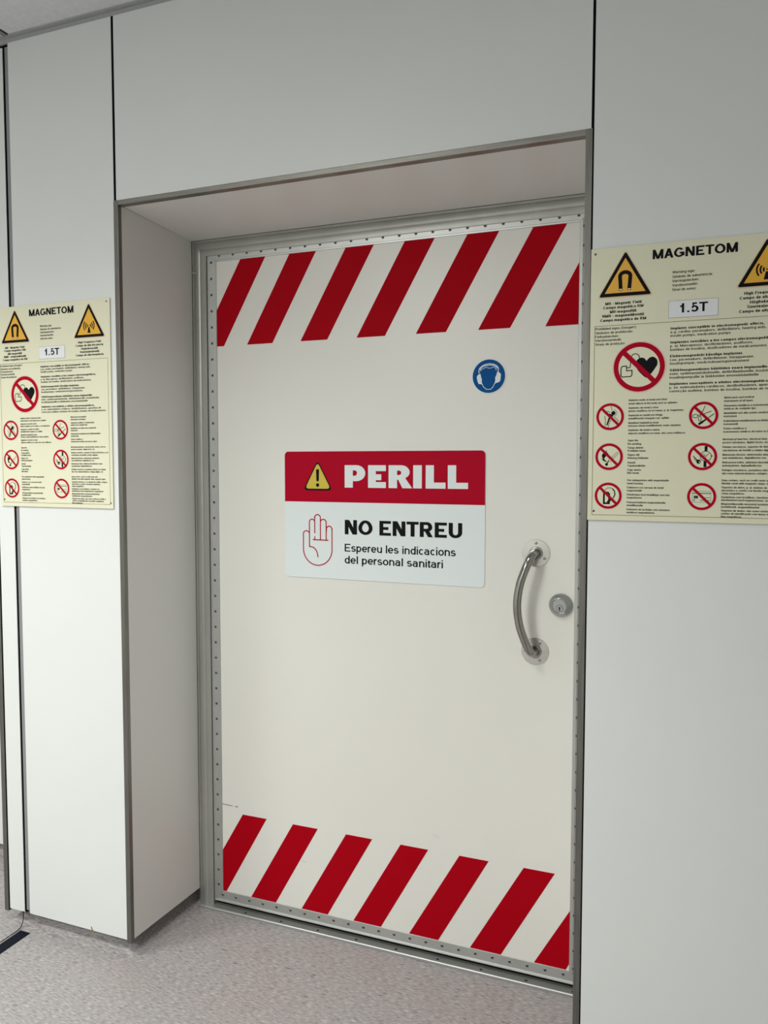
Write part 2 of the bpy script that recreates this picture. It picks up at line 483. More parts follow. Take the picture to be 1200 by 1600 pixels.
def glyph(mb, ch, x, z, cap, xs, wv, wh, m, y, box=None, sbk=SBK):
    """draw one letter; wv, wh are the thickness of upright and level strokes. Returns the advance"""
    dec = unicodedata.normalize('NFD', ch)
    base, acc = dec[0], [ACC.get(c) for c in dec[1:]]
    if base == ' ':
        return .388 * cap * xs
    adv, sb, strokes = GL[base]
    sb *= sbk
    s = wh / wv
    if box:
        s = wh * (box[1] - box[0]) / ((adv - 2 * sb) * wv * cap)
        if base == 'I':
            mb.add([(box[0], y, z), (box[1], y, z), (box[1], y, z + cap), (box[0], y, z + cap)], [(0, 1, 2, 3)], m)
            return 0
    layer = [0]                                   # draw in a narrowed space with even strokes, then widen
    W = (adv - 2 * sb) * s
    ox = sb
    kx = cap * xs / s
    if box:                                       # exact left and right edge
        kx = (box[1] - box[0]) / W
        x, ox = box[0], 0
    w = wh
    narrow = base in 'Iil'

    def tx(u):
        return w / 2 + u * (W - w) if not narrow else W / 2

    def out(pts, width, kind):
        layer[0] += 1
        yy = y - 0.00002 * layer[0]
        if kind == 'D':
            (x0, y0), (x1, y1) = pts
            hw = width / 2 * math.sqrt(1 + ((x1 - x0) / (y1 - y0)) ** 2)
            hw = min(hw, width)
            lo, hi = (0 if base not in 'KRkz' else None), None
            x0, x1 = min(max(x0, hw), W - hw), min(max(x1, hw), W - hw)
            quad = [(x0 - hw, y0), (x0 + hw, y0), (x1 + hw, y1), (x1 - hw, y1)]
            mb.poly([(x + ox * cap * xs + u * kx, z + v * cap) for u, v in quad], yy, yy, m)
            return
        n = len(pts)
        L, R_ = [], []
        closed = n > 3 and abs(pts[0][0] - pts[-1][0]) < 1e-6 and abs(pts[0][1] - pts[-1][1]) < 1e-6
        if closed:
            pts = pts[:-1]
            n -= 1
        Q = [Vector(p) for p in pts]
        for i in range(n):
            if closed:
                d1, d2 = Q[i] - Q[i - 1], Q[(i + 1) % n] - Q[i]
            else:
                d1 = Q[i] - Q[i - 1] if i else Q[1] - Q[0]
                d2 = Q[i + 1] - Q[i] if i < n - 1 else d1
            if d1.length < 1e-9: d1 = d2
            if d2.length < 1e-9: d2 = d1
            d1, d2 = d1.normalized(), d2.normalized()
            t = d1 + d2
            t = d1 if t.length < 1e-6 else t.normalized()
            nn = Vector((-t.y, t.x))
            k = min(1.5, 1 / max(.3, nn.dot(Vector((-d1.y, d1.x)))))
            L.append(Q[i] + nn * width / 2 * k)
            R_.append(Q[i] - nn * width / 2 * k)
        T_ = lambda p: (x + ox * cap * xs + p.x * kx, yy, z + p.y * cap)
        vs = [T_(p) for p in L] + [T_(p) for p in R_]
        mb.add(vs, [(i + n, (i + 1) % n + n, (i + 1) % n, i) for i in range(n if closed else n - 1)], m)

    for kind, pts in strokes:
        if base in 'ij' and acc and kind == 'P' and pts[0][1] > .8:
            continue
        if kind == 'D':
            out([(u * W, v) for u, v in pts], w, 'D')
            continue
        q_ = [(tx(u), ymap(v, w)) for u, v in pts]
        # level or upright ends reach the full height or width of the letter
        for e, nb in ((0, 1), (-1, -2)):
            a, b = pts[e], pts[nb]
            if abs(a[0] - b[0]) < 1e-6 and (a[1] in (0, 1, XH, DSC) or base in '.:!'):
                q_[e] = (q_[e][0], q_[e][1] + (w / 2 if a[1] > b[1] else -w / 2) * (1 if a[1] in (0, 1, XH, DSC) else .0))
            elif abs(a[1] - b[1]) < 1e-6 and a[0] in (0, 1):
                q_[e] = (q_[e][0] + (w / 2 if a[0] > b[0] else -w / 2), q_[e][1])
        if base in '.:!,i' and len(pts) == 2 and abs(pts[0][1] - pts[1][1]) < .15:
            y0 = pts[0][1]
            lo = 0 if y0 < .01 else (y0 if y0 > .8 else XH - w)
            hi = lo + w if y0 < .8 else 1
            if y0 > .8: lo = 1 - w
            q_ = [(tx(.5), lo), (tx(.5), hi)]
        out(q_, w, 'P')
    top = 1.06 if base.isupper() else XH + .07
    for a in acc:
        c = W / 2
        if a == 'acute':
            out([(c - .02, top), (c + .13, top + .20)], w, 'P')
        elif a == 'dots':
            for d in (-.14, .14):
                out([(c + d * s, top + .05), (c + d * s, top + .05 + w)], w, 'P')
        elif a == 'ring':
            out(A(c, top + .12, .09, .09, 0, 360, 12), w * .6, 'P')
        elif a == 'tilde':
            out([(c - .20, top + .05), (c - .09, top + .14), (c + .09, top + .07), (c + .20, top + .16)], w * .8, 'P')
        elif a == 'circ':
            out([(c - .17, top), (c, top + .17), (c + .17, top)], w * .8, 'P')
        elif a == 'cedilla':
            out([(c, 0), (c + .06, -.12), (c - .06, -.24)], w * .8, 'P')
    return adv * cap * xs


def run_width(s):
    t = 0.0
    for ch in s:
        b = unicodedata.normalize('NFD', ch)[0]
        t += GL[b][0] if b != ' ' else .388
    first, last = s[0], s[-1]
    return t - SBK * (GL[unicodedata.normalize('NFD', first)[0]][1] + GL[unicodedata.normalize('NFD', last)[0]][1])


REG, BOLD = (.175, .13), (.24, .165)


def natural_width(s, bold, cap):
    return run_width(s) * cap


def letter(mb, s, x, z, cap, xs, wt, m, y=-0.0006, align='L', sbk=SBK):
    """put line s with its left edge (or centre) at x and its baseline at z"""
    wv, wh = wt
    if align == 'C':
        x -= run_width(s) * cap * xs / 2
    x -= GL[unicodedata.normalize('NFD', s[0])[0]][1] * cap * xs * sbk
    for k, ch in enumerate(s):
        x += glyph(mb, ch, x, z, cap, xs, wv, wh, m, y, None, sbk)


# ------------------------------------------------------------------ the room
YD = 0.3262           # plane of the door leaf
HEAD = 2.18           # top of the opening trim
ZB = 0.049            # bottom of the wall panels

mb = MB()
mb.add([(-2.6, -3.9, 0), (4.4, -3.9, 0), (4.4, 0.7, 0), (-2.6, 0.7, 0)], [(0, 1, 2, 3)], M['floor'])
mb.build('floor', kind='structure')
mb = MB()
mb.box(-2.6, 4.4, -3.9, 0.7, CEIL, CEIL + 0.05, M['ceil'])
mb.build('ceiling', kind='structure')

# front wall: cladding panels on a dark carrier
mb = MB()
mb.box(-0.45, -0.002, 0.0125, 0.30, 0.056, CEIL, M['rubber'])
mb.box(-0.002, 1.3015, 0.0125, 0.30, HEAD + 0.0, CEIL, M['rubber'])
mb.box(1.3145, 4.2, 0.0125, 0.30, 0.056, CEIL, M['rubber'])
mb.box(-2.6, -0.45, 0.0125, 0.30, HEAD, CEIL, M['rubber'])
mb.box(-2.6, 4.4, 0.42, 0.6, 0.0, CEIL, M['rubber'])
wall_front = mb.build('wall_front', kind='structure')


def panel(x0, x1, z0, z1, m=None, y=0.0, t=0.012):
    q = MB()
    q.box(x0, x1, y, y + t, z0, z1, m or M['panel'])
    return q.build('wall_panel', wall_front, bevel=0.0008)


panel(-0.461, -0.4005, ZB, 2.668)
panel(-0.3795, -0.0030, ZB, 2.678)
panel(0.0050, 1.2972, HEAD + 0.0005, 2.678)
panel(1.3030, 2.90, ZB, 2.678)
panel(2.906, 4.2, ZB, 2.678)
panel(-2.6, -0.483, 2.18, 2.668)
q = MB()
q.box(-0.3925, -0.3797, 0.0012, 0.012, 0.058, 2.668, M['grey_strip'])
q.box(-0.4003, -0.3925, 0.0020, 0.012, 0.050, 2.668, M['rubber'])
q.box(-0.0028, 0.0048, 0.0008, 0.012, HEAD + 0.001, 2.678, M['rubber'])
q.box(1.2974, 1.3028, 0.0008, 0.012, HEAD + 0.001, 2.678, M['rubber'])
q.build('joint_profile', wall_front)
# broken lower edge of the left panel
q = MB()
q.poly([(-0.1345, 0.0488), (-0.1372, 0.0530), (-0.1385, 0.0575), (-0.1378, 0.0618), (-0.1352, 0.0600), (-0.1335, 0.0545), (-0.1305, 0.0515), (-0.1285, 0.0488)], -0.0006, 0.002, M['chip'])
q.build('chipped_edge', wall_front)

# perimeter shadow-gap angle under the ceiling
q = MB()
q.box(-2.6, 4.2, 0.003, 0.010, 2.679, CEIL - 0.003, M['grey_light'])
q.box(-2.6, 4.2, -0.012, 0.0025, CEIL - 0.003, CEIL, M['grey_light'])
q.build('trim_1', kind='structure')
# joint cover across the ceiling, in line with the gap in the wall
q = MB()
q.box(-0.382, -0.366, -3.8, -0.011, CEIL - 0.004, CEIL, M['grey_strip'])
q.box(-0.366, -0.3635, -3.8, -0.011, CEIL - 0.0015, CEIL, M['rubber'])
q.build('trim_2', kind='structure')


# opening trims (steel edge round the recess)
q = MB()
q.box(-0.0040, 0.0110, -0.0012, 0.014, 0.040, HEAD + 0.0005, M['steel'])
q.build('trim_3', bevel=0.0007, kind='structure')
q = MB()
q.box(1.2852, 1.3000, -0.0012, 0.014, 0.040, HEAD + 0.0005, M['steel'])
q.box(1.3000, 1.3030, 0.004, 0.0125, 0.040, HEAD + 0.0005, M['rubber'])
q.build('trim_4', bevel=0.0005, kind='structure')
q = MB()
q.box(0.0116, 1.2870, -0.0008, 0.022, HEAD - 0.0125, HEAD, M['steel_h'])
q.build('trim_5', bevel=0.0007, kind='structure')
q = MB()
q.box(-0.4820, -0.4655, -0.0012, 0.014, 0.040, HEAD, M['steel'])
q.box(-0.4655, -0.4625, -0.0005, 0.012, 0.045, HEAD, M['rubber'])
q.build('trim_6', bevel=0.0005, kind='structure')

# recess lining: two side panels and the soffit, slightly splayed
X_IN, Z_IN = 0.0265, 2.1480
YE = 0.3215
mb = MB()
zt0, zt1 = HEAD - 0.0125, Z_IN


def slab(name, quad, thick_dir, m):
    q = MB()
    d = Vector(thick_dir)
    vs = [Vector(p) for p in quad] + [Vector(p) + d for p in quad]
    q.add(vs, [(0, 1, 2, 3), (7, 6, 5, 4), (0, 4, 5, 1), (1, 5, 6, 2), (2, 6, 7, 3), (3, 7, 4, 0)], m)
    return q.build(name, wall_front)


slab('recess_side_panel', [(0.0105, 0.014, ZB), (X_IN, YE, ZB + 0.004), (X_IN, YE, zt1), (0.0105, 0.014, zt0)], (-0.011, 0, 0), M['panel_inner'])
slab('recess_side_panel', [(1.2880, 0.014, ZB), (1.3135, YE, ZB), (1.3135, YE, zt1), (1.2880, 0.014, zt0)], (0.011, 0, 0), M['panel_inner'])
slab('recess_soffit_panel', [(0.0108, 0.022, zt0 + 0.0005), (1.2876, 0.022, zt0 + 0.0005), (1.3130, YE, zt1), (X_IN, YE, zt1)], (0, 0, 0.011), M['panel_inner'])
# neighbouring recess at the far left
slab('recess_side_panel', [(-0.4800, 0.014, ZB), (-0.4800, 0.31, ZB), (-0.4800, 0.31, 2.168), (-0.4800, 0.014, 2.168)], (0.011, 0, 0), M['panel_inner'])
q = MB()
q.box(-1.9, -0.483, 0.312, 0.324, ZB, 2.168, M['panel'])
q.build('recess_back_panel', wall_front)
q = MB()
q.box(-2.6, -1.9, 0.0, 0.012, ZB, 2.18, M['panel'])
q.build('wall_panel', wall_front)


# coved skirting: vinyl floor turned up behind the panels
def skirting(name, path, back=0.029, foot=0.018, ztop=0.057):
    prof = [(-back, ztop)]
    r = foot + back
    for k in range(9):
        a = math.radians(180 + 90 * k / 8)
        prof.append((foot + r * math.cos(a), r + 0.0004 - 0.0008 * k / 8 + r * math.sin(a)))
    prof = [(-back, ztop)] + [(d, z) for d, z in prof[1:]]
    n = len(path)
    vs, fs = [], []
    for i, p in enumerate(path):
        p = Vector(p)
        d1 = (p - Vector(path[i - 1])).normalized() if i else None
        d2 = (Vector(path[i + 1]) - p).normalized() if i < n - 1 else None
        n1 = Vector((d1.y, -d1.x)) if d1 else None
        n2 = Vector((d2.y, -d2.x)) if d2 else None
        if n1 and n2:
            nn = (n1 + n2).normalized()
            nn = nn / max(0.3, nn.dot(n1))
        else:
            nn = n1 or n2
        for d, z in prof:
            vs.append((p.x + nn.x * d, p.y + nn.y * d, z))
    k = len(prof)
    for i in range(n - 1):
        for j in range(k - 1):
            fs.append((i * k + j, (i + 1) * k + j, (i + 1) * k + j + 1, i * k + j + 1))
    q = MB()
    q.add(vs, fs, M['floor'], True)
    return q.build(name, kind='structure')


skirting('baseboard_front', [(-1.9, 0.312), (-0.470, 0.312), (-0.470, 0.004), (0.004, 0.004), (0.0165, 0.3240), (0.0290, 0.3240)])
skirting('baseboard_right', [(1.3130, 0.332), (1.2900, 0.004), (4.2, 0.004)])

# rest of the corridor
q = MB(); q.box(-2.6, 4.4, -3.95, -3.85, 0, CEIL, M['wall']); q.build('wall_back', kind='structure')
q = MB(); q.box(-2.65, -2.55, -3.9, 0.6, 0, CEIL, M['wall']); q.build('wall_left', kind='structure')
q = MB(); q.box(4.2, 4.3, -3.9, 0.6, 0, CEIL, M['wall']); q.build('wall_right', kind='structure')

# expansion joint across the floor
q = MB()
q.box(-0.3985, -0.3600, -3.8, -0.0200, 0.0, 0.0022, M['strip'])
q.build('trim_7', kind='structure', bevel=0.0006)
q = MB()
path = [(-0.4045, -0.0021, 0.052), (-0.4045, -0.0021, 0.030), (-0.4045, -0.0050, 0.018), (-0.4050, -0.0120, 0.007), (-0.4060, -0.022, 0.002), (-0.4070, -0.05, 0.0008), (-0.4100, -0.30, 0.0008), (-0.4120, -3.7, 0.0008)]
q.tube(path, 0.0012, M['rubber'], 8)
q.build('trim_8', kind='structure')

# ------------------------------------------------------------------ door frame
FX0, FX1, FZ1 = 0.0285, 1.3115, 2.1465
fprof = [(-0.001, 0.395), (-0.001, 0.3225), (0.0003, 0.3210), (0.0060, 0.3210), (0.0072, 0.3232)] + \
    [(0.0185 - 0.0112 * math.cos(math.pi * k / 14), 0.3236 - 0.0030 * math.sin(math.pi * k / 14)) for k in range(1, 14)] + \
    [(0.0300, 0.3238), (0.0480, 0.3238), (0.0494, 0.3250), (0.0495, 0.395)]


def frame_side(kind):
    q = MB()
    vs = []
    k = len(fprof)
    for a, y in fprof:
        if kind == 'L':
            vs.append(((FX0 + a, y, 0.0), (FX0 + a, y, FZ1 - a)))
        elif kind == 'R':
            vs.append(((FX1 - a, y, 0.0), (FX1 - a, y, FZ1 - a)))
        else:
            vs.append(((FX0 + a + 0.0006, y, FZ1 - a), (FX1 - a - 0.0006, y, FZ1 - a)))
    flat = [p for pr in vs for p in pr]
    fs = [(2 * i, 2 * i + 1, 2 * i + 3, 2 * i + 2) for i in range(k - 1)]
    q.add(flat, fs, M['frame'], False)
    return q


frame = empty('door_frame', (0.67, YD, 0), kind='structure')


def fbuild(q, name, parent, **kw):
    ox, oy, oz = parent.location
    q.v = [(a - ox, b - oy, c - oz) for a, b, c in q.v]
    return q.build(name, parent, **kw)


fbuild(frame_side('L'), 'jamb', frame)
fbuild(frame_side('R'), 'jamb', frame)
fbuild(frame_side('H'), 'head', frame)
q = MB()
q.box(0.0775, 1.2625, 0.345, 0.40, 0.0, 2.112, M['rubber'])
fbuild(q, 'gasket', frame)
q = MB()     # little bent metal tab caught between lining and frame
q.poly([(0.0270, 2.0500), (0.0300, 2.0525), (0.0440, 2.0475), (0.0475, 2.0440), (0.0450, 2.0435), (0.0300, 2.0480)], 0.3150, 0.3185, M['alu'])
fbuild(q, 'metal_tab', frame)
# threshold
q = MB()
q.box(0.030, 1.31, 0.312, 0.42, 0.0, 0.0032, M['frame'])
q.tube([(0.030, 0.3105, 0.0012), (1.31, 0.3105, 0.0012)], 0.0034, M['alu'], 10)
q.box(0.030, 1.31, 0.300, 0.308, 0.0, 0.0008, M['grey_strip'])
fbuild(q, 'threshold', frame)
for k in range(9):
    s = MB()
    cx = 0.20 + k * 0.13
    s.add([(cx + 0.004 * math.cos(a * math.pi / 6), 0.322 + 0.004 * math.sin(a * math.pi / 6), 0.0036) for a in range(12)], [tuple(range(12))], M['socket'])
    fbuild(s, 'threshold_screw', frame)

# ------------------------------------------------------------------ door leaf
LX0, LX1, LZ0, LZ1 = 0.0800, 1.2600, 0.0200, 2.1070
EW = 0.0330
q = MB()
q.box(LX0 + 0.004, LX1 - 0.004, YD + 0.0022, YD + 0.055, LZ0 + 0.004, LZ1 - 0.004, M['door'])
door = q.build('door_1', kind='structure')
door['label'] = 'white shielded door with red diagonal stripes, bow handle and riveted edges'

iz0, iz1, ix0, ix1 = LZ0 + 0.0375, LZ1 - 0.0290, LX0 + EW, LX1 - EW


def edge_strip(kind):
    # profile across the strip: (fraction 0 outer .. 1 inner, y offset)
    prof = [(0.0, 0.03), (0.0, 0.0012), (0.04, 0.0), (0.80, 0.0), (0.815, 0.0009), (0.83, 0.0), (0.97, 0.0002), (1.0, 0.0018), (1.0, 0.006)]
    if kind == 'B':
        prof = [(0.0, 0.03), (0.0, 0.0), (0.05, -0.0022), (0.10, -0.0024), (0.14, 0.0002), (0.18, -0.0006), (0.24, 0.0004), (0.97, 0.0), (1.0, 0.0018), (1.0, 0.006)]
    if kind == 'L':
        prof = [(0.0, 0.03), (0.0, 0.0012), (0.04, 0.0), (0.12, 0.0), (0.14, 0.0008), (0.16, 0.0), (0.97, 0.0002), (1.0, 0.0018), (1.0, 0.006)]
    if kind == 'R':
        prof = [(0.0, 0.03), (0.0, 0.0012), (0.04, 0.0), (0.66, 0.0), (0.70, 0.0016), (0.74, 0.0003), (0.97, 0.0002), (1.0, 0.0022), (1.0, 0.006)]
    q = MB()
    vs = []
    for f, dy in prof:
        y = YD + dy
        xa, xb = LX0 + (ix0 - LX0) * f, LX1 - (LX1 - ix1) * f
        za, zb = LZ0 + (iz0 - LZ0) * f, LZ1 - (LZ1 - iz1) * f
        g = 0.0004
        if kind == 'L':
            vs += [(xa, y, za + g), (xa, y, zb - g)]
        elif kind == 'R':
            vs += [(xb, y, za + g), (xb, y, zb - g)]
        elif kind == 'T':
            vs += [(xa + g, y, zb), (xb - g, y, zb)]
        else:
            vs += [(xa + g, y, za), (xb - g, y, za)]
    q.add(vs, [(2 * i, 2 * i + 1, 2 * i + 3, 2 * i + 2) for i in range(len(prof) - 1)], M['alu'])
    return q.build('edge_strip', door)


strips = {k: edge_strip(k) for k in 'LRTB'}


def screw_mb():
    q = MB()
    q.lathe(0, 0, 0, [(0.0046, -0.0005), (0.0044, 0.0005), (0.0036, 0.0012), (0.0027, 0.0010)], M['screw'], 14)
    q.disc(0, 0, 0.0027, -0.00105, M['socket'], 10)
    return q


proto = screw_mb().build('screw', strips['T'])
proto.location = (0.1244, YD, 2.0955)
spots = []
for i in range(1, 23):
    spots.append(('T', 0.1244 + 0.05 * i, 2.0955))
for i in range(23):
    spots.append(('B', 0.1118 + 0.05 * i, 0.0442))
for i in range(41):
    spots.append(('L', 0.0948 + 0.00006 * i, 2.0770 - 0.05 * i))
rest = []
RZ = [2.0670 - 0.05 * i for i in range(41)]
for i, z in enumerate(RZ):
    if 18 <= i <= 30:
        spots.append(('R', 1.2395, z))
    else:
        rest.append(z)
for s, x, z in spots:
    c = proto.copy()
    COL.objects.link(c)
    c.parent = strips[s]
    c.location = (x, YD, z)
q = MB()
for z in rest:
    s = screw_mb()
    for k, m_ in enumerate(s.mats):
        q.slot(m_)
    off = len(q.v)
    q.v += [(a + 1.2395, b + YD, c + z) for a, b, c in s.v]
    q.f += [tuple(i + off for i in f) for f in s.f]
    q.mi += list(s.mi)
    q.smooth += list(s.smooth)
q.build('screws', strips['R'], kind='stuff')

# red stripes
YS = YD + 0.0017
def stripe(pts):
    q = MB()
    q.poly(pts, YS, YS + 0.0006, M['red'])
    return q.build('stripe', door, label='red diagonal stripe')


TT, TB, SH = 2.0778, 1.8168, 0.1490
for xl in (0.3705, 0.5560, 0.7400, 0.9235, 1.1050):
    stripe([(xl, TT), (xl + 0.0890, TT), (xl + 0.0890 - SH, TB), (xl - SH, TB)])
stripe([(0.1995, TT), (0.2875, TT), (0.1378, TB), (0.1132, TB), (0.1132, 1.929)])
stripe([(1.2268, 1.9755), (1.2268, TB - 0.002), (1.1400, TB - 0.002)])
BT, BB = 0.3232, 0.0578
for xl in (0.3712, 0.5535, 0.7310, 0.9120, 1.0985):
    stripe([(xl, BT), (xl + 0.0865, BT), (xl + 0.0865 - 0.1490, BB), (xl - 0.1530, BB)])
stripe([(0.1895, BT + 0.001), (0.2770, BT + 0.001), (0.1255, BB), (0.1132, BB), (0.1132, 0.1950)])
stripe([(1.2268, 0.2260), (1.2268, 0.0750), (1.2185, BB), (1.1305, BB)])

# scuffs in the paint
q = MB()
q.stroke([(0.1135, 0.3478), (0.130, 0.3470), (0.147, 0.3462)], 0.0018, YS, M['scuff'])
q.stroke([(0.147, 0.3462), (0.153, 0.3458)], 0.0010, YS, M['scuff'])
q.stroke([(0.1625, 0.3462), (0.1705, 0.3463)], 0.0022, YS, M['scuff'])
q.build('scuff_mark', door)
q = MB()
q.stroke([(0.4020, 0.2120), (0.4160, 0.2085)], 0.0007, YS, M['grey_strip'])
q.stroke([(0.832, 0.3705), (0.850, 0.3655)], 0.0006, YS, M['grey_strip'])
q.build('scuff_mark', door)

# pull handle: bowed steel tube on two round flanges
YF = YD + 0.0022


def smooth_path(pts, n=10):
    P = [Vector(p) for p in pts]
    P = [P[0] * 2 - P[1]] + P + [P[-1] * 2 - P[-2]]
    out = []
    for i in range(1, len(P) - 2):
        for k in range(n):
            t = k / n
            a, b, c, d = P[i - 1], P[i], P[i + 1], P[i + 2]
            out.append(0.5 * ((2 * b) + (-a + c) * t + (2 * a - 5 * b + 4 * c - d) * t * t + (-a + 3 * b - 3 * c + d) * t ** 3))
    out.append(P[-2])
    return out


hz = (1.2075 + 0.9377) / 2
hp = [(1.1232, YF, 1.2075), (1.1230, YF - 0.022, 1.2075), (1.1205, YF - 0.038, 1.2045), (1.1150, YF - 0.049, 1.1930), (1.1045, YF - 0.057, 1.1660), (1.0920, YF - 0.062, 1.1250), (1.0860, YF - 0.064, hz)]
hp2 = [(x, y, 2 * hz - z) for x, y, z in hp[:-1]][::-1]
q = MB()
q.tube(smooth_path(hp + hp2, 8), 0.0112, M['chrome'], 28)
handle = q.build('pull_handle', door, label='bowed polished steel pull handle')
for fz, a0 in ((1.2075, 90), (0.9377, -60)):
    q = MB()
    q.lathe(1.1232, YF, fz, [(0.0375, 0.0), (0.0375, 0.0018), (0.0366, 0.0030), (0.0185, 0.0034)], M['flange'], 56)
    q.lathe(1.1232, YF, fz, [(0.0185, 0.0030), (0.0182, 0.0070), (0.0170, 0.0086), (0.0140, 0.0090), (0.0112, 0.0086)], M['chrome'], 40)
    for k in range(3):
        a = math.radians(a0 + 120 * k)
        sx, sz = 1.1232 + 0.0275 * math.cos(a), fz + 0.0275 * math.sin(a)
        q.lathe(sx, YF - 0.003, sz, [(0.0042, 0), (0.0040, 0.0010), (0.0025, 0.0022), (0.0012, 0.0024)], M['satin'], 16)
        q.disc(sx, sz, 0.0012, YF - 0.0056, M['socket'], 8)
    q.build('flange', handle, flat=True)

# lock cylinder
lx, lz = 1.1915, 1.0700
q = MB()
q.lathe(lx, YF, lz, [(0.0315, 0.0), (0.0318, 0.004), (0.0310, 0.0075), (0.0285, 0.0110), (0.0235, 0.0165), (0.0215, 0.0195), (0.0200, 0.0205), (0.0192, 0.0200), (0.0190, 0.0192)], M['satin'], 56)
lock = q.build('door_lock', door, flat=True, label='round satin steel lock')
q = MB()
q.lathe(lx, YF - 0.0185, lz, [(0.0182, 0.0), (0.0182, 0.0028), (0.0176, 0.0034)], M['satin'], 48)
q.build('lock_face', lock, flat=True)
q = MB()
q.ring(lx, lz - 0.0062, 0.0086, 0.0093, YF - 0.0221, M['socket'], 32)
q.lathe(lx, YF - 0.0218, lz - 0.0062, [(0.0084, 0.0), (0.0082, 0.0014)], M['satin'], 32)
q.poly([(lx - 0.0022, lz - 0.0122), (lx + 0.0020, lz - 0.0122), (lx + 0.0016, lz - 0.0085), (lx + 0.0028, lz - 0.0055), (lx + 0.0022, lz - 0.0030), (lx, lz - 0.0012), (lx - 0.0022, lz - 0.0030), (lx - 0.0028, lz - 0.0055), (lx - 0.0014, lz - 0.0080)], YF - 0.0234, YF - 0.0234, M['socket'])
q.build('keyhole', lock, flat=True)


# ------------------------------------------------------------------ sign on the door
def round_rect(x0, x1, z0, z1, r, n=8, corners='all'):
    pts = []
    for cx, cz, a0, key in ((x1 - r, z1 - r, 0, 'TR'), (x0 + r, z1 - r, 90, 'TL'), (x0 + r, z0 + r, 180, 'BL'), (x1 - r, z0 + r, 270, 'BR')):
        if corners != 'all' and key not in corners:
            pts.append((x1 if 'R' in key else x0, z1 if 'T' in key else z0))
            continue
        for k in range(n + 1):
            a = math.radians(a0 + 90 * k / n)
            pts.append((cx + r * math.cos(a), cz + r * math.sin(a)))
    return pts


def arc(cx, cz, r, a0, a1, n=10, rz=None):
    rz = rz or r
    return [(cx + r * math.cos(math.radians(a0 + (a1 - a0) * k / n)), cz + rz * math.sin(math.radians(a0 + (a1 - a0) * k / n))) for k in range(n + 1)]


def round_poly(pts, r, n=5):
    out = []
    N = len(pts)
    for i in range(N):
        p = Vector(pts[i]); a = Vector(pts[i - 1]); b = Vector(pts[(i + 1) % N])
        da, db = (a - p).normalized(), (b - p).normalized()
        s, e = p + da * r, p + db * r
        for k in range(n + 1):
            t = k / n
            q_ = s * (1 - t) ** 2 + p * 2 * t * (1 - t) + e * t * t
            out.append((q_.x, q_.y))
    return out


SW, SH_ = 0.6290, 0.3828
ds = empty('danger_sign', (0.3515, YS, 1.4872), label='white and red PERILL NO ENTREU warning sign in the middle of the door', category='sign')
q = MB()
q.poly(round_rect(0, SW, -SH_, 0, 0.0125), -0.0016, 0.0, M['sign_white'])
q.build('sign_board', ds)
q = MB()
q.poly(round_rect(0.0004, SW - 0.0004, -0.1522, -0.0008, 0.0120, corners=('TL', 'TR')), -0.0019, -0.0017, M['red_print'])
q.build('red_header', ds)
q = MB()
q.poly(round_poly([(0.1121, -0.0262), (0.0625, -0.1180), (0.1622, -0.1180)], 0.017), -0.0021, -0.0021, M['ink'])
q.poly(round_poly([(0.1121, -0.0335), (0.0700, -0.1125), (0.1550, -0.1125)], 0.013), -0.0023, -0.0023, M['yellow'])
q.poly(round_poly([(0.1070, -0.0540), (0.1172, -0.0540), (0.1162, -0.0905), (0.1080, -0.0905)], 0.004), -0.0025, -0.0025, M['ink'])
q.disc(0.1121, -0.1015, 0.0055, -0.0025, M['ink'], 24)
q.build('warning_triangle', ds)
q = MB()
HW = 0.0032


q.stroke([(0.0836, -0.2884)] + arc(0.0733, -0.2500, 0.0103, 0, 180, rz=0.0095) + [(0.0630, -0.2930)] + arc(0.1111, -0.2950, 0.0481, 180, 360, 24, rz=0.0492) + [(0.1592, -0.2340)] + arc(0.1500, -0.2340, 0.0092, 0, 180, rz=0.0095) + [(0.1408, -0.2410)], HW, -0.0021, M['red_print'])
q.stroke([(0.0836, -0.2560)] + arc(0.0927, -0.2140, 0.0091, 180, 0, rz=0.0092) + [(0.1018, -0.2150)], HW, -0.00212, M['red_print'])
q.stroke([(0.1016, -0.2463), (0.1016, -0.1995)] + arc(0.1111, -0.1995, 0.0095, 180, 0, rz=0.0088) + [(0.1206, -0.2664)], HW, -0.00214, M['red_print'])
q.stroke([(0.1206, -0.2130)] + arc(0.1303, -0.2130, 0.0096, 180, 0, rz=0.0086) + [(0.1399, -0.2664)], HW, -0.00216, M['red_print'])
q.stroke([(0.1408, -0.2340), (0.1399, -0.2500)], HW, -0.00218, M['red_print'])
q.stroke([(0.0958, -0.2668), (0.1458, -0.2673)], HW, -0.0022, M['red_print'])
q.stroke([(0.1016, -0.2574), (0.1016, -0.2660)], HW, -0.00222, M['red_print'])
q.stroke([(0.0836, -0.2884), (0.0920, -0.2885), (0.1000, -0.2922), (0.1065, -0.2990), (0.1105, -0.3080), (0.1121, -0.3187)], HW, -0.00224, M['red_print'])
q.build('raised_hand_symbol', ds, label='red outline of a raised hand')


def line_fit(q, s, x, z, cap, width, bold, m, y, sbk=0.6):
    letter(q, s, x, z, cap, width / natural_width(s, bold, cap), bold, m, y, 'L', sbk)


q = MB()
CAPH, Z0 = 0.0662, -0.1081


def heavy(pts, x, m, y):
    q.poly([(x + u * 1.08 * CAPH, Z0 + v * CAPH) for u, v in pts], y, y, m)


